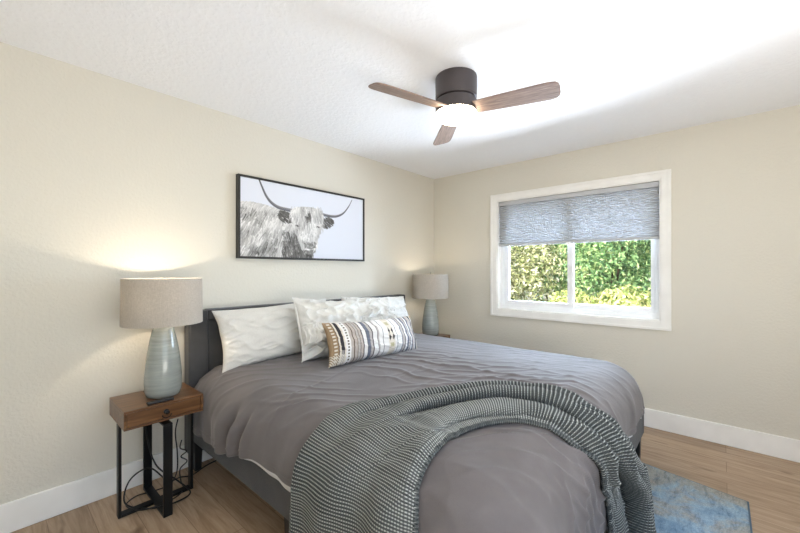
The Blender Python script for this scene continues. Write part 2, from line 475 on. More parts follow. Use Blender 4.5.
# ------------------------------------------------------------------ outside
struct(MB().box((0.2, -8, -0.30), (12, 8, -0.2)).build('ground', M['soil']))
def shrub(name, label, loc, size, nleaf, leaf, mat, seed, group='shrubs outside the window'):
    r = np.random.default_rng(seed)
    root = thing(name, label, 'shrub', loc, 0, group)
    sx, sy, sz = size
    # lumpy crown: leaves on the surface of many overlapping lobes
    lobes = []
    for _ in range(26):
        p = r.normal(size=3); p /= np.linalg.norm(p); p *= r.uniform(0.35, 0.8)
        lobes.append((p[0] * sx, p[1] * sy, sz + p[2] * sz * 0.95, r.uniform(0.28, 0.45)))
    lob = np.array(lobes)
    k = r.integers(0, len(lob), nleaf)
    dirs = r.normal(size=(nleaf, 3)); dirs /= np.linalg.norm(dirs, axis=1)[:, None]
    dirs[:, 2] = np.where(dirs[:, 2] < -0.4, -dirs[:, 2], dirs[:, 2])
    rad = (lob[k, 3] * r.uniform(0.75, 1.05, nleaf))[:, None] * np.array([sx, sy, sz]) * 1.1
    cen = lob[k, :3] + dirs * rad
    cen[:, 2] = np.maximum(cen[:, 2], 0.05)
    nor = dirs + r.normal(scale=0.45, size=(nleaf, 3)); nor /= np.linalg.norm(nor, axis=1)[:, None]
    t = np.cross(nor, r.normal(size=(nleaf, 3))); t /= np.linalg.norm(t, axis=1)[:, None]; b = np.cross(nor, t)
    L = leaf * r.uniform(0.7, 1.4, nleaf)[:, None]; Wd = L * 0.5
    V = np.stack([cen - t * L, cen + b * Wd * 0.8 + nor * L * 0.15, cen + t * L, cen - b * Wd * 0.8 + nor * L * 0.15], 1).reshape(-1, 3)
    me = bpy.data.meshes.new('foliage')
    F = np.arange(4 * nleaf).reshape(-1, 4)
    me.from_pydata(V.tolist(), [], F.tolist()); me.update(); me.materials.append(mat)
    o = bpy.data.objects.new('foliage', me); COL.objects.link(o); o.parent = root
    st = MB()
    for i in range(7):
        q = lob[i * 3]
        st.tube(spline([(r.uniform(-.1, .1), r.uniform(-.1, .1), 0), (q[0] * .4, q[1] * .4, q[2] * .5), tuple(q[:3])], 5), [0.03 - 0.0016 * j for j in range(11)], 6)
    st.build('stem', M['twig'], root)
    return root
shrub('shrub', 'olive and cream leaved shrub filling the left window pane', (3.0, 0.55, -0.2), (0.95, 1.05, 1.25), 12000, 0.040, M['leaf_olive'], 1)
shrub('shrub', 'tall green shrub behind the upper part of the right window pane', (3.7, -1.15, -0.2), (0.95, 1.35, 1.5), 15000, 0.038, M['leaf_green'], 2)
shrub('shrub', 'low yellow-green shrub in the bottom half of the right window pane', (2.35, -1.2, -0.2), (0.5, 0.85, 0.66), 8000, 0.036, M['leaf_lime'], 3)
shrub('hedge', 'green hedge glimpsed between the shrubs outside the window', (4.9, 0.2, -0.2), (0.8, 3.0, 1.7), 15000, 0.055, M['leaf_green'], 4)
shrub('groundcover_plant', 'low blue-green plant along the bottom edge of the left window pane', (2.1, 0.05, -0.2), (0.4, 0.6, 0.5), 4000, 0.035, M['leaf_blue'], 5)

# ------------------------------------------------------------------ blind
bl = thing('window_blind', 'grey pleated cellular blind half lowered in the white window', 'blind', (0.03, (WY0 + WY1) / 2, 1.57))
hw = (WY1 - WY0) / 2 - 0.016
MB().box((-0.022, -hw, 0.435), (0.022, hw, 0.478)).build('headrail', M['blind'], bl, bevel=0.004)
MB().box((-0.018, -hw, 0.0), (0.018, hw, 0.024)).build('bottom_rail', M['blind'], bl, bevel=0.006)
npl = 18; zz = np.linspace(0.024, 0.436, npl * 2 + 1)
xs = np.where(np.arange(npl * 2 + 1) % 2 == 0, 0.004, -0.020)
m = MB()
prof = [(x, z) for x, z in zip(xs, zz)]
n = len(prof)
vs = [(x, -hw, z) for x, z in prof] + [(x, hw, z) for x, z in prof]
m.add(vs, [(i, i + 1, n + i + 1, n + i) for i in range(n - 1)])
pf = m.build('pleated_fabric', M['blind'], bl)
MB().box((-0.026, -0.02, -0.012), (-0.017, 0.02, 0.012)).build('pull_tab', M['vinyl'], bl, bevel=0.003)

# ------------------------------------------------------------------ ceiling fan
fan = thing('ceiling_fan', 'three-blade ceiling fan with dark round housing and lit dome', 'ceiling fan', (-1.846, -1.505, 2.44))
MB().lathe([(0.119, 0), (0.121, -0.006), (0.121, -0.118), (0.118, -0.127), (0.109, -0.131)], 64).build('housing', M['bronze'], fan, smooth=False)
MB().lathe([(0.107, -0.127), (0.107, -0.139)], 64).build('gap_ring', M['bronze_dark'], fan)
MB().lathe([(0.109, -0.135), (0.118, -0.138), (0.120, -0.144), (0.120, -0.196), (0.119, -0.206)], 64).build('motor_band', M['bronze'], fan)
MB().lathe([(0.111, -0.204), (0.118, -0.209), (0.119, -0.217), (0.116, -0.230), (0.103, -0.240), (0.06, -0.246), (0.004, -0.248)], 64).build('light_dome', M['fan_light'], fan, smooth=True)
for k in range(3):
    out = []
    top = [(0.10, 0.048), (0.14, 0.052), (0.30, 0.060), (0.46, 0.066), (0.515, 0.066), (0.542, 0.060), (0.557, 0.046), (0.562, 0.024)]
    out = top + [(x, -y) for x, y in top[::-1]]
    b = MB().prism(out, -0.004, 0.004).build('blade', M['blade_wood'], fan, bevel=0.0015)
    ang = math.radians(44 + 120 * k)
    b.rotation_euler = Matrix.Rotation(ang, 3, 'Z').__matmul__(Matrix.Rotation(math.radians(-14), 3, 'X')).to_euler()
    b.location = (0, 0, -0.192)

# ------------------------------------------------------------------ framed picture
AX0, AX1, AZ0, AZ1 = -2.462, -1.212, 1.398, 2.015
pic = thing('framed_picture', 'black framed wide print of a shaggy long-horned cow above the bed', 'picture', ((AX0 + AX1) / 2, 0, (AZ0 + AZ1) / 2))
aw, ah = (AX1 - AX0) / 2, (AZ1 - AZ0) / 2
m = MB(); ft = 0.016; y0, y1 = -0.042, 0.0
m.box((-aw, y0, -ah), (-aw + ft, y1, ah)); m.box((aw - ft, y0, -ah), (aw, y1, ah))
m.box((-aw + ft, y0, -ah), (aw - ft, y1, -ah + ft)); m.box((-aw + ft, y0, ah - ft), (aw - ft, y1, ah))
m.build('frame', M['frame_black'], pic, bevel=0.001)
def cow_print(w=400, h=196):
    # homography from the zoom-in drawing frame to the canvas, then strokes
    src = [(97, 78), (703, 195), (695, 488), (97, 470)]; dst = [(0, 1), (1, 1), (1, 0), (0, 0)]
    A = []; B = []
    for (x, y), (u, v) in zip(src, dst):
        A.append([x, y, 1, 0, 0, 0, -u * x, -u * y]); B.append(u)
        A.append([0, 0, 0, x, y, 1, -v * x, -v * y]); B.append(v)
    hh = np.append(np.linalg.solve(np.array(A, float), np.array(B, float)), 1).reshape(3, 3)
    def uv(p):
        q = hh @ np.array([p[0], p[1], 1.0]); return q[0] / q[2] * (w - 1), q[1] / q[2] * (h - 1)
    img = np.zeros((h, w, 3)); yy, xx = np.mgrid[0:h, 0:w]
    img[:] = np.array([224, 227, 236]) ; img += (yy / h * 8)[..., None] - 3
    r = np.random.default_rng(3)
    def poly(pts, col, a=1.0):
        q = [uv(p) for p in pts]; ins = np.zeros((h, w), bool); j = len(q) - 1
        for i in range(len(q)):
            (xi, yi), (xj, yj) = q[i], q[j]
            c = ((yi > yy) != (yj > yy)) & (xx < (xj - xi) * (yy - yi) / ((yj - yi) + 1e-9) + xi)
            ins ^= c; j = i
        img[ins] = img[ins] * (1 - a) + np.array(col) * a
    def stamp(x, y, rad, col, a):
        x0, x1 = int(max(0, x - rad - 1)), int(min(w, x + rad + 2)); y0_, y1_ = int(max(0, y - rad - 1)), int(min(h, y + rad + 2))
        if x0 >= x1 or y0_ >= y1_: return
        gy, gx = np.mgrid[y0_:y1_, x0:x1]
        k = np.clip(rad + 0.5 - np.hypot(gx - x, gy - y), 0, 1)[..., None] * a
        img[y0_:y1_, x0:x1] = img[y0_:y1_, x0:x1] * (1 - k) + np.array(col) * k
    def stroke(pts, r0, r1, c0, c1=None, a=0.8):
        q = [uv(p) for p in pts]; q = spline([(x, y, 0) for x, y in q], 8); n = len(q); c0 = np.array(c0, float); c1 = c0 if c1 is None else np.array(c1, float)
        for i, p in enumerate(q):
            t = i / (n - 1); stamp(p.x, p.y, r0 + (r1 - r0) * t, c0 + (c1 - c0) * t, a)
    g = lambda v: (v + 2, v, v - 3)
    body = [(97, 215), (130, 205), (170, 208), (215, 218), (260, 232), (300, 245), (350, 260), (400, 330), (450, 420), (452, 482), (97, 471)]
    poly(body, g(188))
    def inb(x, y):
        if x < 300: top = 210 + max(0, (x - 150)) * 0.22
        else: top = 245 + (x - 300) * 1.15
        return y > top and y < 478 and x < 452
    c = 0
    while c < 1500:
        x = r.uniform(92, 450); y = r.uniform(200, 478)
        if not inb(x, y): continue
        c += 1
        d = fnoise(x / 60, y / 45, 3, 2)
        v = np.clip(120 + d * 190 - max(0, y - 330) * 0.28 - (max(0, x - 290)) * 0.35 + r.normal() * 30, 62, 240)
        ln = r.uniform(20, 46); sl = -0.55 + (x - 100) / 350 * 0.5 + r.normal() * 0.15
        stroke([(x, y), (x + sl * ln * 0.5 + r.normal() * 2, y + ln * 0.5), (x + sl * ln * 1.1, y + ln)], 1.5, 0.6, g(v), g(v - 18), 0.6)
    # tufts breaking the line of the back
    for _ in range(160):
        x = r.uniform(97, 330); y = 208 + max(0, (x - 150)) * 0.24 + r.uniform(-6, 6)
        stroke([(x, y), (x - 10, y + 8), (x - 16, y + 22)], 1.2, 0.5, g(r.uniform(190, 235)), None, 0.6)
    # dark throat
    for _ in range(260):
        x = r.uniform(300, 448); y = r.uniform(345, 474)
        if y < 345 + (x - 300) * 0.2 : continue
        stroke([(x, y), (x + 3, y + 14), (x + 8, y + 32)], 1.4, 0.6, g(r.uniform(70, 130)), None, 0.6)
    # horns
    def horn(pts, r0, r1):
        stroke(pts, r0, r1, (84, 84, 88), (112, 112, 118), 1.0)
        stroke([(x + 1, y - 4) for x, y in pts], r0 * 0.45, r1 * 0.5, (120, 120, 126), (158, 156, 156), 0.7)
    horn([(191, 95), (205, 130), (225, 175), (252, 210), (290, 234), (350, 248)], 1.7, 5.0)
    horn([(648, 196), (632, 226), (607, 258), (578, 274), (545, 276), (495, 266)], 1.0, 4.6)
    # ears
    for ctr, rx, ry, tilt in (((318, 280), 36, 26, 0.6), ((522, 308), 34, 24, -0.45)):
        for _ in range(150):
            a = r.uniform(0, 2 * PI); q = math.sqrt(r.uniform(0, 1)); ex = rx * q * math.cos(a); ey = ry * q * math.sin(a)
            x = ctr[0] + ex * math.cos(tilt) - ey * math.sin(tilt); y = ctr[1] + ex * math.sin(tilt) + ey * math.cos(tilt)
            v = r.uniform(72, 120)
            stroke([(x - 5, y - 4), (x + 5, y + 5)], 1.4, 0.9, g(v), None, 0.8)
    head = [(342, 248), (370, 234), (410, 228), (455, 232), (498, 250), (503, 300), (490, 352), (474, 400), (464, 446), (440, 458), (412, 455), (396, 440), (382, 395), (362, 345), (350, 300)]
    poly(head, g(196))
    c = 0
    while c < 620:
        y = r.uniform(228, 440); x = r.uniform(344, 503)
        lo = 344 + max(0, y - 280) * 0.38; hi = 503 - max(0, y - 300) * 0.28
        if not (lo < x < hi): continue
        c += 1
        d = fnoise(x / 22, y / 40, 9, 2); v = np.clip(140 + d * 150 + r.normal() * 24, 88, 244)
        ln = r.uniform(16, 40) * (1.0 if y < 330 else 0.6); sl = (x - 425) / 160 + r.normal() * 0.15
        stroke([(x, y), (x + sl * ln * 0.4, y + ln * 0.5), (x + sl * ln * 0.5, y + ln)], 1.2, 0.5, g(v), g(v - 10), 0.6)
    for _ in range(26):
        x = 430 + r.normal() * 7; y = 275 + r.normal() * 10
        stroke([(x, y), (x + 3, y + 12), (x + 2, y + 24)], 1.1, 0.5, g(r.uniform(70, 110)), None, 0.7)
    for (ex, ey) in ((377, 322), (479, 328)):
        stroke([(ex - 9, ey), (ex + 9, ey + 2)], 1.8, 1.8, g(140), None, 0.5); stroke([(ex - 2, ey - 2), (ex + 2, ey + 3)], 1.5, 1.5, g(70), None, 0.8)
    for (ex, ey) in ((416, 412), (448, 414)):
        stroke([(ex - 4, ey - 2), (ex + 4, ey + 4)], 2.4, 2.0, g(92), None, 0.8)
    for q in range(60):
        x = r.uniform(408, 464); y = r.uniform(402, 426); stroke([(x, y), (x + 4, y + 5)], 1.4, 1.0, g(r.uniform(112, 168)), None, 0.5)
    for q in range(50):
        x = r.uniform(404, 464); y = r.uniform(440, 456); stroke([(x, y), (x - 2, y + 8)], 1.4, 0.8, g(r.uniform(100, 150)), None, 0.5)
    stroke([(422, 430), (440, 434), (458, 429)], 1.6, 1.4, g(118), None, 0.6)
    pass
    return np.clip(img, 0, 255)
img = cow_print()
ih, iw, _ = img.shape
ci = img / 255.0
ci = np.where(ci <= 0.04045, ci / 12.92, ((ci + 0.055) / 1.055) ** 2.4)
u, v = np.meshgrid(np.linspace(-aw + ft, aw - ft, iw), np.linspace(-ah + ft, ah - ft, ih), indexing='ij')
P = np.stack([u, np.full_like(u, -0.034), v], -1)
grid_mesh('canvas', P, M['print'], pic, col=np.transpose(ci, (1, 0, 2)), solid=0.02, offset=-1.0)

# ------------------------------------------------------------------ rug
rug = thing('area_rug', 'faded blue and beige area rug under the foot of the bed', 'rug', (-1.797, -1.853, 0), 0)
def slab(x0, y0, x1, y1, z0, z1): return MB().box((x0, y0, z0), (x1, y1, z1))
MB().prism([(-0.945, -0.93), (0.955, -0.93), (1.062, -0.40), (1.13, 0.58), (-0.945, 0.58)], 0.001, 0.011).build('pile', M['rug'], rug, bevel=0.003)
m = MB(); e = 0.010
m.box((-0.952, -0.938, 0.001), (0.962, -0.93, 0.009)); m.prism([(0.955, -0.938), (0.961, -0.938), (1.069, -0.40), (1.137, 0.58), (1.13, 0.58), (1.062, -0.40)], 0.001, 0.009); m.box((-0.952, -0.93, 0.001), (-0.945, 0.58, 0.009))
m.build('binding', M['rug_edge'], rug, bevel=0.002)

# ------------------------------------------------------------------ bed
BX0, BX1, BYF = -2.79, -0.70, -2.28
bed = thing('bed', 'king bed with charcoal upholstered headboard and side rails on black legs', 'bed', ((BX0 + BX1) / 2, -1.2, 0))
def bl_(p): return (p[0] - (BX0 + BX1) / 2, p[1] + 1.2, p[2])
def bbx(mb, lo, hi): return mb.box(bl_(lo), bl_(hi))
HX0, HX1, HZ1 = -2.812, -0.672, 1.047
m = MB()
hbw = 0.118
bbx(m, (HX0, -0.112, 0.12), (HX0 + hbw, -0.018, HZ1)); bbx(m, (HX1 - hbw, -0.112, 0.12), (HX1, -0.018, HZ1))
bbx(m, (HX0 + hbw, -0.112, HZ1 - 0.066), (HX1 - hbw, -0.018, HZ1))
m.build('headboard_border', M['upholstery'], bed, bevel=0.012, seg=3)
nP = 12; pw = (HX1 - HX0 - 2 * hbw) / nP
m = MB()
bbx(m, (HX0 + hbw - .01, -0.075, 0.2), (HX1 - hbw + .01, -0.03, HZ1 - 0.06))
bbx(m, (HX0 + hbw + .003, -0.098, 0.22), (HX1 - hbw - .003, -0.07, HZ1 - 0.07))
m.build('headboard_panel', M['upholstery'], bed, bevel=0.012, seg=3)
for x0, x1, yy0, yy1 in ((BX0, BX0 + 0.05, BYF, -0.115), (BX1 - 0.05, BX1, BYF, -0.115), (BX0 + 0.05, BX1 - 0.05, BYF, BYF + 0.05)):
    m = MB(); bbx(m, (x0, yy0, 0.198), (x1, yy1, 0.40)); m.build('rail', M['upholstery'], bed, bevel=0.012, seg=3)
for lx, ly in ((BX0 + 0.035, -0.09), (BX1 - 0.035, -0.09), (BX0 + 0.035, BYF + 0.04), (BX1 - 0.035, BYF + 0.04), (BX0 + 0.03, -1.22), (BX1 - 0.03, -1.22)):
    m = MB(); s = 0.026; t0 = 0.020
    z1 = 0.21
    vs = [bl_((lx + a * t0, ly + b * t0, 0.0)) for a, b in ((-1, -1), (1, -1), (1, 1), (-1, 1))] + [bl_((lx + a * s, ly + b * s, z1)) for a, b in ((-1, -1), (1, -1), (1, 1), (-1, 1))]
    m.add(vs, [(0, 3, 2, 1), (4, 5, 6, 7), (0, 1, 5, 4), (1, 2, 6, 5), (2, 3, 7, 6), (3, 0, 4, 7)])
    zoff = 0.0115 if (ly < -1.1 and lx > -2.7) or ly < -2 else 0.0
    o = m.build('leg', M['black_plastic'], bed, bevel=0.004)
    if zoff: o.location = (0, 0, zoff); 

# cloth laid over the mattress: (a, b) are distances along the cloth
X0, X1, Y0, Y1, R, TOP = -2.60, -0.90, -2.06, -0.13, 0.24, 0.69
def cloth(a, b, off=0.0, flare=0.02, crown=0.03):
    ca = np.clip(a, X0, X1); cb = np.clip(b, Y0, 9.0)
    ex = a - ca; ey = b - cb; s = np.hypot(ex, ey); ss = np.maximum(s, 1e-9)
    nx = ex / ss; ny = ey / ss; L = R * PI / 2
    t = np.minimum(s / R, PI / 2); h = np.maximum(s - L, 0)
    z0 = TOP + crown * (1 - ((ca - (X0 + X1) / 2) / ((X1 - X0) / 2)) ** 2) ** 2
    x = ca + nx * (R * np.sin(t) + flare * h); y = cb + ny * (R * np.sin(t) + flare * h); z = z0 - R * (1 - np.cos(t)) - h
    n = np.stack([nx * np.sin(t), ny * np.sin(t), np.cos(t)], -1)
    return np.stack([x, y, z], -1) + np.asarray(off)[..., None] * n, s, nx, ny
def wrinkle(a, b):
    ca = np.clip(a, X0, X1); cb = np.clip(b, Y0, 9.0)
    ex = a - ca; ey = b - cb; s = np.hypot(ex, ey)
    k = np.clip((s - 0.14) / 0.26, 0, 1); k = k * k * (3 - 2 * k)
    side = np.abs(ex) / np.maximum(np.abs(ex) + np.abs(ey), 1e-6)
    top = 0.010 * (fnoise(a * 2.2, b * 2.6, 1, 2) - 0.5)
    w1 = ridge((a * 0.9 + b * 0.35) * 1.6, (b * 1.0 - a * 0.22) * 7.5, 4) ** 4 * 0.008 * np.clip(fnoise(a * 1.7, b * 1.7, 8, 2) * 1.8 - 0.45, 0, 1)
    w2 = ridge((a * 0.8 - b * 0.6) * 2.2, (b * 0.8 + a * 0.5) * 9.5, 12) ** 4 * 0.006 * np.clip((-b - 0.8), 0.15, 1)
    # folds hanging down the sides (along the edge) and the foot, stronger near the headboard
    near = np.clip((b + 1.05) / 0.6, 0.12, 1)
    fl = (fnoise(b * 8.5 + s * 0.8, s * 1.3, 5, 2) - 0.5) * 0.07 * near * side
    bw = b + 0.06 * (fnoise(s * 4, b * 0, 17, 1) - 0.5) 
    for b0, w_, d_ in ((-0.42, 0.04, 0.010), (-0.53, 0.03, -0.010), (-0.66, 0.035, 0.018), (-0.745, 0.028, -0.050), (-0.82, 0.028, 0.034), (-0.885, 0.018, -0.036), (-0.94, 0.03, 0.018), (-1.22, 0.05, -0.010)):
        fl = fl + d_ * np.exp(-((bw - b0) / w_) ** 2) * side * (ex < 0) * np.clip((s - 0.12) / 0.2, 0, 1)
    ff = (ridge(a * 8 + s * 2.0, s * 1.5, 6) ** 2 - 0.35) * 0.020 * (1 - side)
    def lines(c, f, wv_, seed, p=3):
        return (0.5 + 0.5 * np.sin(2 * PI * (c * f + wv_ * fnoise(a * 3.2, b * 3.2, seed, 2)))) ** p
    m1 = np.exp(-(((a + 2.05) / 0.26) ** 2 + ((b + 2.38) / 0.26) ** 2)); m2 = np.exp(-(((a + 2.45) / 0.35) ** 2 + ((b + 2.22) / 0.25) ** 2))
    msk = lambda f, seed: np.clip(fnoise(a * f, b * f, seed, 2) * 3.0 - 1.0, 0, 1)
    fan = lines(a * 0.80 + b * 0.6, 17, 1.1, 40, 5) * 0.038 * m1 * (0.4 + 0.6 * msk(5, 50)) + lines(a * 0.6 + b * 0.8, 11, 1.4, 41, 5) * 0.028 * m2 * msk(4, 52)
    w3 = lines(a + 0.30 * b, 8.0, 1.6, 44, 5) * 0.0075 * msk(2.4, 54) + lines(a * 0.75 + 0.66 * b, 9.0, 1.3, 47, 6) * 0.006 * msk(3.0, 57)
    far = 1 - 0.7 * np.clip((a + 1.75) / 0.35, 0, 1)
    return top + (w1 + w2 + w3) * (1 - k) * far + k * (fl + ff) + fan
def smax_fn(nx, ny, b, a):
    left = 0.425 + 0.10 * np.clip((b + 0.75) / 0.5, 0, 1) - 0.03 * np.clip((-b - 0.9) / 0.5, 0, 1) + 0.045 * np.exp(-((b + 0.75) / 0.35) ** 2) + 0.022 * np.sin(b * 9 + 0.8)
    right = 0.465 + 0.0 * b
    foot = 0.465 + 0.22 * np.clip((-a - 1.45) / 0.35, 0, 1)
    wx = np.abs(nx); wy = np.abs(ny)
    return (np.where(nx < 0, left, right) * wx ** 2 + foot * wy ** 2)
def duvet_points(na, nb, off_extra=0.0):
    # q in [-1,1]: inside the flat part, beyond it the drop
    def axis(n_in, n_out, lo, hi, both=True):
        inn = np.linspace(lo, hi, n_in); zeros = np.zeros(n_in)
        o = np.linspace(0, 1, n_out + 1)[1:]
        if both:
            return np.concatenate([np.full(n_out, lo), inn, np.full(n_out, hi)]), np.concatenate([-o[::-1], zeros, o])
        return np.concatenate([np.full(n_out, lo), inn]), np.concatenate([-o[::-1], zeros])
    ca, ea = axis(na, 70, X0, X1); cb, eb = axis(nb, 70, Y0, Y1, False)
    CA, CB = np.meshgrid(ca, cb, indexing='ij'); EA, EB = np.meshgrid(ea, eb, indexing='ij')
    ua = EA * np.sqrt(1 - EB ** 2 / 2); ub = EB * np.sqrt(1 - EA ** 2 / 2)
    q = np.hypot(ua, ub); nx = ua / np.maximum(q, 1e-9); ny = ub / np.maximum(q, 1e-9)
    sm = smax_fn(nx, ny, CB, CA)
    a = CA + ua * sm; b = CB + ub * sm
    return a, b, q
a, b, q = duvet_points(260, 280)
off = wrinkle(a, b)
off = off - 0.012 * np.clip((q - 0.965) / 0.035, 0, 1) ** 2 * (1) + 0.004 * (np.abs(q - 0.90) < 0.014)
off = off - 0.03 * np.clip((b + 0.30) / 0.17, 0, 1)
P, s_, _, _ = cloth(a, b, off)
duv = grid_mesh('duvet', P, M['duvet'], solid=0.014, offset=-1.0)
tag(duv, 'wrinkled taupe grey duvet spread over the king bed', 'duvet')
# mattress with its white sheet showing below the duvet hem
mat_t = thing('mattress', 'white-sheeted mattress edge showing below the grey duvet hem', 'mattress', ((X0 + X1) / 2, -1.2, 0.40))
m = MB(); m.box((X0 - 0.12 - (X0 + X1) / 2, Y0 - 0.14 + 1.2, 0.004), (X1 + 0.12 - (X0 + X1) / 2, -0.125 + 1.2, 0.18))
m.build('core', M['sheet'], mat_t, bevel=0.03, seg=3)
def sheet_strip(pts_ab, depth0, depth1):
    A_ = np.array(pts_ab)
    rows = []
    for j, dpt in enumerate(np.linspace(0, 1, 7)):
        a1, b1 = A_[:, 0], A_[:, 1]
        ca = np.clip(a1, X0, X1); cb = np.clip(b1, Y0, 9)
        nx = a1 - ca; ny = b1 - cb; l = np.hypot(nx, ny); nx /= l; ny /= l
        sm = smax_fn(nx, ny, cb, ca); ss = sm + depth0 + (depth1 * A_[:, 2] - depth0) * dpt
        PP, _, _, _ = cloth(ca + nx * ss, cb + ny * ss, wrinkle(ca + nx * ss, cb + ny * ss) - 0.019)
        rows.append(PP)
    P = np.stack(rows, 1) - np.array(mat_t.location)
    return grid_mesh('sheet_edge', P, M['sheet'], mat_t, solid=0.003)
sheet_strip([(X0 - 0.3, -0.92 - 0.02 * k, math.sin(PI * k / 40) ** 0.6) for k in range(41)], -0.06, 0.026)
arc = [(X1 + 0.3 * math.cos(t), Y0 - 0.3 * math.sin(t), 1.0 if t > .3 else t / .3) for t in np.linspace(0, PI / 2, 24)]
sheet_strip(arc + [(X1 - 0.02 * k, Y0 - 0.3, 1 - k / 40) for k in range(1, 40)], -0.06, 0.022)

# ------------------------------------------------------------------ knitted throw
outer = [(-3.33, -1.37), (-3.15, -1.375), (-2.99, -1.385), (-2.85, -1.40), (-2.75, -1.43), (-2.62, -1.44), (-2.37, -1.57), (-2.18, -1.715), (-2.01, -1.875), (-1.93, -2.085), (-1.865, -2.24), (-1.73, -2.395), (-1.48, -2.66), (-1.46, -2.93)]
inner = [(-3.33, -2.03), (-3.12, -2.02), (-2.95, -2.01), (-2.86, -1.99), (-2.775, -1.955), (-2.65, -1.945), (-2.50, -1.945), (-2.39, -1.985), (-2.295, -2.055), (-2.23, -2.15), (-2.185, -2.25), (-2.10, -2.405), (-1.95, -2.62), (-1.84, -2.90)]
def resample(pts, n, w=None):
    q = np.array([(p.x, p.y) for p in spline([(x, y, 0) for x, y in pts], 24)])
    d = np.concatenate([[0], np.cumsum(np.hypot(*np.diff(q, axis=0).T))]); t = np.linspace(0, d[-1], n)
    return np.stack([np.interp(t, d, q[:, 0]), np.interp(t, d, q[:, 1])], 1), d[-1]
NT_, NW = 1200, 150
# match the two edges station by station so that the rows cross the band squarely
def by_index(pts, n):
    q = np.array([(p.x, p.y) for p in spline([(x, y, 0) for x, y in pts], 40)]); k = np.linspace(0, len(q) - 1, n)
    return np.stack([np.interp(k, np.arange(len(q)), q[:, 0]), np.interp(k, np.arange(len(q)), q[:, 1])], 1)
Oe, Ie = by_index(outer, NT_), by_index(inner, NT_)
mid = (Oe + Ie) / 2
seg = np.hypot(*np.diff(mid, axis=0).T); arcl = np.concatenate([[0], np.cumsum(seg)])
tt = np.linspace(0, arcl[-1], NT_)
Oe = np.stack([np.interp(tt, arcl, Oe[:, k]) for k in (0, 1)], 1); Ie = np.stack([np.interp(tt, arcl, Ie[:, k]) for k in (0, 1)], 1)
ker = np.ones(41) / 41
def smooth(q):
    p = np.pad(q, ((20, 20), (0, 0)), mode='edge'); return np.stack([np.convolve(p[:, k], ker, 'valid') for k in (0, 1)], 1)
Oe, Ie = smooth(Oe), smooth(Ie)
wv = np.linspace(0, 1, NW)
AB = Oe[:, None, :] * (1 - wv)[None, :, None] + Ie[:, None, :] * wv[None, :, None]
tl = tt / arcl[-1]; TT, WW = np.meshgrid(tl, wv, indexing='ij')
ev = arcl[-1]
def sstep(x, a, b):
    k = np.clip((x - a) / (b - a), 0, 1); return k * k * (3 - 2 * k)
k_top = sstep(TT, 0.24, 0.40)
drift = 0.10 * np.sin(TT * 5.0) + 0.05 * (fnoise(TT * 5, WW * 0 + 1, 21, 2) - 0.5)
ph = np.clip(WW + drift * WW * (1 - WW) * 3, 0, 1)
def hump(c, h): return np.sqrt(np.clip(1 - ((WW - c) / h) ** 2, 0, 1))
wob = 0.035 * np.sin(TT * 11.0) + 0.02 * np.sin(TT * 23.0 + 1.0)
late = sstep(TT, 0.62, 0.80)
roll3 = np.maximum.reduce([hump(0.125 + 0.3 * wob, 0.115), 1.2 * hump(0.37 + wob + 0.02 * late, 0.115), (1 - 0.8 * late) * 0.95 * hump(0.76 + wob, 0.15)])
env = np.clip(np.minimum(WW, 1 - WW) / 0.05, 0, 1)
soft = (0.5 + 0.5 * np.sin(2 * PI * (2.4 * WW + 0.3 * np.sin(TT * 14) + 0.6 * TT))) * 0.024 + (fnoise(TT * 14, WW * 5, 31, 2) - 0.5) * 0.022
fold = k_top * 0.043 * roll3 * (0.8 + 0.4 * fnoise(TT * 6, WW * 3, 25, 1)) + (1 - k_top) * soft * env
per = np.interp(tl, [0, 0.08, 0.16, 0.24, 0.32, 0.45, 0.6, 0.8, 1.0], [0.0180, 0.0165, 0.0108, 0.0080, 0.0095, 0.0125, 0.0130, 0.0140, 0.0160])
VV = np.concatenate([[0], np.cumsum(np.diff(tt) / (0.5 * (per[1:] + per[:-1])))])
rows_n = VV[-1]; VR = np.broadcast_to(VV[:, None], TT.shape)
rib = 0.0016 * np.sin(2 * PI * VR)
acr = (Ie - Oe) / np.linalg.norm(Ie - Oe, axis=1)[:, None]
AB = AB + acr[:, None, :] * (k_top * 0.020 * roll3 * np.clip((1 - WW) / 0.25, 0, 1))[..., None]
base_off = wrinkle(AB[..., 0], AB[..., 1])
hang = np.clip((np.hypot(AB[..., 0] - np.clip(AB[..., 0], X0, X1), AB[..., 1] - np.clip(AB[..., 1], Y0, 9)) - 0.2) / 0.3, 0, 1)
P, _, _, _ = cloth(AB[..., 0], AB[..., 1], np.maximum(base_off, 0) + 0.014 + fold * (1 + 1.25 * hang * k_top) + rib)
UV = np.stack([WW * 62, VR], -1)
thr = thing('throw_blanket', 'charcoal and white waffle-knit throw draped over the foot of the bed', 'throw', (-2.3, -1.95, 0.7))
grid_mesh('knit_panel', P - np.array(thr.location), M['knit'], thr, uv=UV, solid=0.008, offset=-1.0)
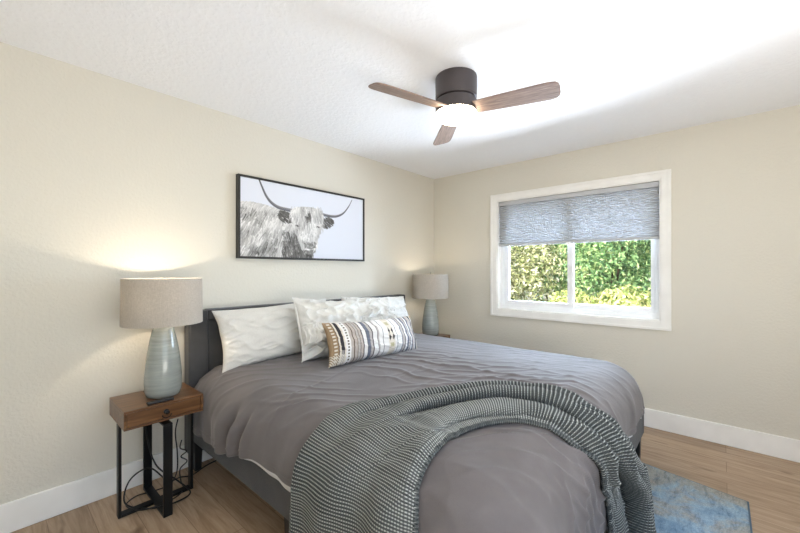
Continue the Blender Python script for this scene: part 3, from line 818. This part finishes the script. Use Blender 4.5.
for col, sgn, nm in ((-1, 1, 'edge_trim'), (0, -1, 'edge_trim')):
    line = P[::3, col] - np.array(thr.location); n = len(line); rad = 0.010; K = 8
    tg = np.gradient(line, axis=0); tg /= np.linalg.norm(tg, axis=1)[:, None]
    a_ = np.cross(tg, np.array([0, 0, 1.0])); a_ /= np.linalg.norm(a_, axis=1)[:, None]; b_ = np.cross(tg, a_)
    ang = np.linspace(0, 2 * PI, K + 1)
    pul = rad * (1 + 0.12 * np.sin(np.arange(n) * 2.4))
    TB = line[:, None, :] + pul[:, None, None] * (a_[:, None, :] * np.cos(ang)[None, :, None] + b_[:, None, :] * np.sin(ang)[None, :, None])
    uvt = np.stack([np.broadcast_to(ang / (2 * PI) * 2, (n, K + 1)), np.broadcast_to((np.arange(n) / n * rows_n * 1.0)[:, None], (n, K + 1))], -1)
    grid_mesh(nm, TB, M['knit'], thr, uv=uvt)

# ------------------------------------------------------------------ pillows
def pillow_surface(w, h, t, n=90, seed=0, pinch=0.07, wr=0.010, side=1, soft=0.42):
    u = np.sin(np.linspace(-PI / 2, PI / 2, n)); u = 0.5 * u + 0.5 * np.linspace(-1, 1, n)
    U, V = np.meshgrid(u, u, indexing='ij')
    x = w / 2 * U * (1 - pinch * (1 - V ** 2) * np.abs(U) ** 3) ; z = h / 2 * V * (1 - pinch * 1.3 * (1 - U ** 2) * np.abs(V) ** 3)
    x = x + 0.008 * (fnoise(V * 3 + 5, U * 0 + side, seed, 2) - 0.5) * np.abs(U); z = z + 0.014 * (fnoise(U * 3 + 9, V * 0 + 2, seed, 2) - 0.5) * np.abs(V)
    k = np.clip((1 - U ** 2) * (1 - V ** 2), 0, 1) ** soft
    th = t / 2 * k * (1 - 0.16 * V)
    # creases running in from the corners and along the bottom
    cr = ridge(U * 3.2 + V * 2.6, V * 3.4 - U * 2.0, seed + 3) ** 3 + 0.7 * ridge(U * 2.0 - V * 4.0, V * 2.5 + U * 3.0, seed + 6) ** 3
    th = th + (cr - 0.5) * wr * np.clip(k * 2, 0, 1) + (fnoise(U * 2, V * 2, seed + 11, 2) - 0.5) * 0.03 * k
    return np.stack([x, -side * np.maximum(th, 0.0035 * (k * 0 + 1)), z], -1), U, V
def pillow(name, label, w, h, t, base, lean, rz, mat, seed, col=None, group=None, roll=0.0, pinch=0.07, wr=0.010, n=90, sf=0.42):
    root = thing(name, label, 'pillow', base, 0, group)
    root.rotation_euler = (Matrix.Rotation(rz, 3, 'Z').__matmul__(Matrix.Rotation(-lean, 3, 'X')).__matmul__(Matrix.Rotation(roll, 3, 'Y'))).to_euler()
    f, U, V = pillow_surface(w, h, t, n, seed, pinch, wr, 1, sf); bk, _, _ = pillow_surface(w, h, t, n, seed, pinch, wr * 0.5, -1, sf)
    bk[..., 0] = f[..., 0]; bk[..., 2] = f[..., 2]
    # one closed shell: front grid and back grid joined at the seam
    up = np.array([0, 0, h / 2])
    Pf = f + up; Pb = (bk + up)[::-1]
    full = np.concatenate([Pf, Pb], 0)
    c = None
    if col is not None:
        cf = col(U, V); c = np.concatenate([cf, cf[::-1]], 0)
    o = grid_mesh('cover', full, mat, root, col=c)
    # close the long seams (top and bottom rows of the two halves)
    import bmesh
    bm = bmesh.new(); bm.from_mesh(o.data); bm.verts.ensure_lookup_table()
    N2, m_ = full.shape[0], full.shape[1]
    for j in (0, m_ - 1):
        for i in range(n - 1):
            q = [i * m_ + j, (i + 1) * m_ + j, (N2 - 2 - i) * m_ + j, (N2 - 1 - i) * m_ + j]
            try: bm.faces.new([bm.verts[k] for k in q])
            except ValueError: pass
    for j in range(m_ - 1):
        try: bm.faces.new([bm.verts[k] for k in (j, j + 1, (N2 - 1) * m_ + j + 1, (N2 - 1) * m_ + j)])
        except ValueError: pass
    bmesh.ops.recalc_face_normals(bm, faces=bm.faces)
    for fc in bm.faces: fc.smooth = True
    bm.to_mesh(o.data); bm.free()
    return root, f + up
PG = 'pillows against the headboard'
pillow('bed_pillow', 'plain white pillow leaning on the headboard beside the lit lamp', 0.88, 0.405, 0.20, (-2.262, -0.36, 0.685), math.radians(20), math.radians(-3), M['white_linen'], 1, group=PG, roll=math.radians(-2), wr=0.014)
pillow('bed_pillow', 'plain white pillow farthest right, partly behind the striped cushion', 0.84, 0.405, 0.20, (-1.255, -0.35, 0.685), math.radians(20), math.radians(2), M['white_linen'], 2, group=PG, roll=math.radians(3), wr=0.014)
def sham(label, base, lean, rz, seed, roll=0.0, w=0.55, h=0.48):
    root, f = pillow('ruffled_sham', label, w, h, 0.17, base, lean, rz, M['white_linen'], seed, group='ruffled shams', roll=roll, wr=0.030)
    n = f.shape[0]; nu = 420
    uu = np.linspace(0, n - 1, nu)
    def row(jv):
        j = jv * (n - 1)
        j0 = int(j); fr = j - j0
        r_ = f[:, j0] * (1 - fr) + f[:, min(j0 + 1, n - 1)] * fr
        return np.stack([np.interp(uu, np.arange(n), r_[:, k]) for k in range(3)], 1)
    x = np.linspace(0, 1, nu)
    rows = []
    top = row(0.50)
    for k in np.linspace(0, 1, 16):
        jv = 0.50 - 0.25 * k
        p = row(jv)
        wob = (np.sin(2 * PI * (15 * x + 1.2 * fnoise(x * 9, k * 0.6 + x * 0, seed, 2))) * 0.5 + 0.5) * (0.004 + 0.026 * k)
        p[:, 1] -= 0.012 + 0.034 * k + wob + 0.006 * (1 - abs(2 * k - 1))
        p[:, 0] *= 1 + 0.035 * k
        p[:, 2] += 0.006 * np.sin(2 * PI * 6 * x + seed) * k
        rows.append(p)
    grid_mesh('ruffle', np.stack(rows, 1), M['white_linen'], root, solid=0.003)
    # gathered heading above the ruffle
    rows = []
    for k in np.linspace(0, 1, 6):
        p = row(0.50 + 0.03 * k); p[:, 1] -= 0.004 + 0.006 * math.sin(PI * k) + 0.002 * (np.sin(2 * PI * 50 * x) * 0.5 + 0.5); rows.append(p)
    grid_mesh('gathered_band', np.stack(rows, 1), M['white_linen'], root, solid=0.002)
    # frilled flange round top and sides
    loopi = [(0, j) for j in range(0, n)] + [(i, n - 1) for i in range(1, n)] + [(n - 1, j) for j in range(n - 2, -1, -1)]
    q = np.array([f[i, j] for i, j in loopi]); kk = np.linspace(0, len(q) - 1, 520); q = np.stack([np.interp(kk, np.arange(len(q)), q[:, c]) for c in range(3)], 1)
    cen = np.array([0, 0, h / 2]); dv = q - cen; dv[:, 1] = 0; dv /= np.linalg.norm(dv, axis=1)[:, None]
    s = np.linspace(0, 1, 520); rows = []
    for k in np.linspace(0, 1, 6):
        wob = np.sin(2 * PI * (24 * s + fnoise(s * 14, s * 0, seed + 2, 2))) * 0.004 * k
        p = q + dv * (0.012 * k * (0.75 + 0.5 * fnoise(s * 30, s * 0 + 3, seed, 1)))[:, None]; p[:, 1] += wob; rows.append(p)
    grid_mesh('frill', np.stack(rows, 1), M['white_linen'], root, solid=0.003)
    return root
sham('white ruffled sham left of centre, directly behind the left end of the striped cushion', (-2.03, -0.66, 0.69), math.radians(27), math.radians(-2), 5, math.radians(6), 0.57, 0.45)
sham('white ruffled sham right of centre, only its top showing above the striped cushion', (-1.455, -0.53, 0.69), math.radians(25), math.radians(2), 6, math.radians(2), 0.52, 0.42)

C_ = lambda *c: np.array(lin(c)[:3])
cream, tan, brown, char, lgrey, white, slate, taupe = C_(226, 218, 204), C_(158, 134, 106), C_(86, 72, 62), C_(60, 58, 62), C_(188, 182, 178), C_(236, 234, 232), C_(112, 116, 130), C_(190, 180, 172)
bands = [(0.0, tan * 1.15), (0.012, tan), (0.055, brown), (0.062, cream), (0.075, char), (0.105, cream), (0.118, white), (0.165, taupe), (0.19, brown), (0.196, taupe), (0.222, brown), (0.228, lgrey), (0.247, char), (0.252, taupe), (0.274, char), (0.282, white),
         (0.315, char), (0.322, slate), (0.350, lgrey), (0.372, char), (0.380, white), (0.425, char), (0.432, lgrey), (0.446, white), (0.485, char), (0.492, white), (0.545, cream), (0.615, white), (0.635, char), (0.642, white), (0.70, slate), (0.708, lgrey),
         (0.74, char), (0.747, white), (0.775, slate), (0.80, lgrey), (0.822, char), (0.83, white), (0.848, slate), (0.87, taupe), (0.90, lgrey), (0.925, char), (0.95, cream), (0.965, tan), (1.01, tan)]
bp = np.array([p for p, _ in bands]); bc = np.array([c for _, c in bands])
def stripe_col(U, V):
    s = (U + 1) / 2; v = (V + 1) / 2
    c = bc[np.clip(np.searchsorted(bp, s, side='right') - 1, 0, len(bp) - 1)].copy()
    # ladder of small marks on the tan end, dotted cream band, paired dark lozenges
    ten = (s > 0.02) & (s < 0.045) & ((v * 13) % 1 < 0.45); c[ten] = cream
    dots = (s > 0.134) & (s < 0.150) & ((v * 15) % 1 < 0.5); c[dots] = brown
    frag = (s > 0.075) & (s < 0.105) & ((v < 0.30) & ((s * 220) % 1 < 0.5) | (v < 0.2)); c[frag] = lgrey
    tanlow = (s < 0.10) & (v < 0.22) & ((s * 60 + v * 20) % 1 < 0.5); c[tanlow] = cream
    for s0 in (0.562, 0.60):
        for v0 in (0.60, 0.44):
            k = (np.abs(s - s0) / 0.012 + np.abs(v - v0) / 0.085) < 1.0; c[k] = char
    tan_low = (np.abs(s - 0.58) < 0.02) & ((np.abs(v - 0.25) < 0.05) | (np.abs(v - 0.80) < 0.05)); c[tan_low] = C_(190, 182, 150)
    return c
pillow('lumbar_pillow', 'long cream and charcoal striped lumbar cushion in front of the white pillows', 0.80, 0.28, 0.22, (-1.882, -0.90, 0.700), math.radians(20), math.radians(-4), M['stripes'], 9, stripe_col, group=None, roll=math.radians(2), pinch=0.07, wr=0.004, n=260, sf=0.46)

# ------------------------------------------------------------------ nightstands
NSG = 'matching nightstands'
ns = thing('nightstand', 'small walnut one-drawer nightstand on crossed black metal frames, left of the bed', 'nightstand', (-3.032, -0.275, 0), 0, NSG)
NW_, ND, NZ0, NZ1 = 0.186, 0.163, 0.503, 0.600
m = MB()
m.box((-NW_, -ND, NZ1 - 0.012), (NW_, ND, NZ1)); m.build('top', M['case_wood'], ns, bevel=0.002)
m = MB()
m.box((-NW_, -ND, NZ0), (NW_, ND, NZ0 + 0.010)); m.box((-NW_, -ND, NZ0 + .010), (-NW_ + 0.012, ND, NZ1 - 0.012)); m.box((NW_ - 0.012, -ND, NZ0 + .010), (NW_, ND, NZ1 - 0.012)); m.box((-NW_ + .012, ND - 0.01, NZ0 + .010), (NW_ - .012, ND, NZ1 - .012))
m.build('case', M['case_wood'], ns, bevel=0.002)
m = MB(); m.box((-NW_ + 0.014, -ND + 0.004, NZ0 + 0.012), (NW_ - 0.014, -ND + 0.022, NZ1 - 0.014)); m.box((-NW_ + 0.02, -ND + 0.02, NZ0 + 0.014), (NW_ - 0.02, ND - 0.02, NZ1 - 0.03))
dr = m.build('drawer', M['case_wood'], ns, bevel=0.002)
m = MB(); m.lathe([(0.013, 0), (0.013, 0.004), (0.006, 0.006), (0.005, 0.014), (0.011, 0.018), (0.011, 0.024), (0.002, 0.027)], 20)
kn = m.build('knob', M['black_metal'], dr, loc=(0, -ND + 0.004, NZ0 + 0.048), smooth=False); kn.rotation_euler = (PI / 2, 0, 0)
m = MB(); m.tube([(0.022 * math.cos(t), -0.012, -0.012 + 0.018 * math.sin(t)) for t in np.linspace(PI, 2 * PI, 14)], 0.0025, 8)
m.build('ring_pull', M['black_metal'], dr, loc=(0, -ND + 0.004, NZ0 + 0.048))
FX, FY, FT, FW = 0.181, 0.192, 0.014, 0.043
for sx in (-1, 1):
    MB().box((sx * FX, -FW / 2, 0), (sx * (FX - FT), FW / 2, NZ0 - 0.021)).build('leg', M['black_metal'], ns, bevel=0.0015)
    MB().box((-FW / 2, sx * FY, 0), (FW / 2, sx * (FY - FT), NZ0 - 0.021)).build('leg', M['black_metal'], ns, bevel=0.0015)
MB().box((-FX + FT, -FW / 2, 0), (FX - FT, FW / 2, FT)).build('foot_bar', M['black_metal'], ns, bevel=0.0015)
MB().box((-FW / 2, -FY + FT, 0.001), (FW / 2, FY - FT, FT + 0.001)).build('foot_bar', M['black_metal'], ns, bevel=0.0015)
MB().box((-FX, -FW / 2, NZ0 - 0.021), (FX, FW / 2, NZ0 - 0.010)).box((-0.09, -FW / 2, NZ0 - 0.010), (0.09, FW / 2, NZ0 - 0.0005)).build('top_bar', M['black_metal'], ns, bevel=0.0015)
MB().box((-FW / 2, -FY, NZ0 - 0.0205), (FW / 2, FY, NZ0 - 0.0105)).box((-FW / 2, -0.09, NZ0 - 0.0105), (FW / 2, 0.09, NZ0 - 0.001)).build('top_bar', M['black_metal'], ns, bevel=0.0015)
ns2 = copy_tree(ns); ns2.location = (-0.482, -0.275, 0)
ns2['label'] = 'walnut nightstand in the corner right of the bed, only its top corner showing'

# ------------------------------------------------------------------ table lamps
LG = 'pair of bedside lamps'
lamp = thing('table_lamp', 'pale ceramic table lamp with grey drum shade on the left nightstand', 'lamp', (-3.004, -0.285, NZ1), 0, LG)
prof = [(0.072, 0.0), (0.082, 0.006), (0.090, 0.030), (0.0925, 0.075), (0.091, 0.12), (0.085, 0.19), (0.076, 0.26), (0.065, 0.32), (0.055, 0.365), (0.047, 0.395), (0.036, 0.41), (0.018, 0.416)]
MB().lathe(prof, 56).build('base', M['ceramic'], lamp, smooth=True)
MB().lathe([(0.012, 0.412), (0.012, 0.45), (0.018, 0.452), (0.018, 0.49)], 20).build('socket', M['chrome'], lamp)
MB().lathe([(0.006, 0.49), (0.014, 0.50), (0.024, 0.52), (0.028, 0.54), (0.024, 0.562), (0.010, 0.574), (0.001, 0.576)], 24).build('bulb', M['bulb'], lamp, smooth=True)
SR, SZ0, SZ1 = 0.195, 0.408, 0.664
sh = MB(); prof = [(SR + 0.003, SZ0), (SR, SZ1), (SR - 0.003, SZ1), (SR, SZ0)]
sh.lathe(prof + [prof[0]], 72, cap0=False, cap1=False)
sho = sh.build('shade', M['shade'], lamp)
for p in sho.data.polygons: p.use_smooth = False
m = MB()
for k in range(3):
    a_ = 2 * PI * k / 3 + 0.4
    m.tube([(0.012 * math.cos(a_), 0.012 * math.sin(a_), SZ1 - 0.012), (0.197 * math.cos(a_), 0.197 * math.sin(a_), SZ1 - 0.012)], 0.0018, 6)
m.tube(spline([(0.018, 0, 0.46), (0.045, 0, 0.52), (0.04, 0, 0.60), (0.0, 0, SZ1 - 0.012)], 8), 0.0018, 6)
m.tube(spline([(-0.018, 0, 0.46), (-0.045, 0, 0.52), (-0.04, 0, 0.60), (0.0, 0, SZ1 - 0.012)], 8), 0.0018, 6)
m.build('harp', M['chrome'], lamp)
light('lamp_light', 'POINT', (0, 0, 0.565), 11.5, (1.0, 0.86, 0.68), size=0.03, parent=lamp)
lamp2 = copy_tree(lamp); lamp2.location = (-0.455, -0.285, NZ1)
lamp2['label'] = 'ceramic lamp with grey drum shade in the corner, right of the bed'
MB().lathe([(0.004, SZ1 - 0.012), (0.004, SZ1 + 0.006), (0.008, SZ1 + 0.010), (0.009, SZ1 + 0.018), (0.004, SZ1 + 0.026), (0.0005, SZ1 + 0.028)], 16).build('finial', M['chrome'], lamp2, smooth=True)
for ch in lamp2.children:
    if ch.type == 'LIGHT':
        ch.data = ch.data.copy(); ch.data.energy = 4.0
# cord of the left lamp, down behind the case and coiled on the floor
cd = [(-0.03, 0.085, 0.006), (-0.06, 0.13, 0.004), (-0.05, 0.172, -0.02), (-0.05, 0.18, -0.12), (-0.035, 0.165, -0.30), (0.0, 0.12, -0.45), (0.09, 0.05, -0.55), (0.12, -0.06, -0.592), (0.0, -0.10, -0.585), (-0.10, -0.02, -0.592), (-0.16, 0.10, -0.58), (-0.12, 0.17, -0.50), (-0.03, 0.15, -0.46), (0.04, 0.06, -0.53), (0.12, 0.10, -0.56), (0.20, 0.14, -0.594), (0.33, 0.20, -0.594), (0.52, 0.22, -0.594)]
MB().tube(spline(cd, 10), 0.0042, 8).build('power_cord', M['black_plastic'], lamp)
cd = [(0.03, -0.0, -0.103), (0.03, 0.0, -0.106)]
# a second lead looping under the stand
lead = [(-2.965, -0.40, 0.480), (-2.972, -0.38, 0.40), (-2.95, -0.34, 0.27), (-2.94, -0.30, 0.14), (-2.96, -0.24, 0.05), (-3.02, -0.17, 0.012), (-3.10, -0.14, 0.006), (-3.16, -0.20, 0.006), (-3.12, -0.33, 0.018), (-3.0, -0.36, 0.02), (-2.90, -0.28, 0.006), (-2.875, -0.16, 0.006), (-2.86, -0.10, 0.05), (-2.83, -0.13, 0.10), (-2.85, -0.085, 0.12), (-2.825, -0.11, 0.155), (-2.85, -0.07, 0.17), (-2.835, -0.05, 0.21)]
lo = MB().tube(spline(lead, 10), 0.0036, 8).build('charging_lead', M['black_plastic'])
tag(lo, 'thin black lead curling on the floor under the left nightstand', 'cord')

# remote
rm = thing('remote_control', 'slim black remote on the left nightstand in front of the lamp', 'remote', (-3.052, -0.410, NZ1 + 0.0005), math.radians(0))
MB().box((-0.062, -0.015, 0), (0.062, 0.015, 0.013)).build('casing', M['black_plastic'], rm, bevel=0.004)
for k in range(7):
    for j in range(2):
        MB().lathe([(0.0035, 0.0125), (0.0035, 0.0142)], 10, c=(-0.045 + k * 0.014, -0.006 + j * 0.012, 0)).build('button', M['bronze'], rm)
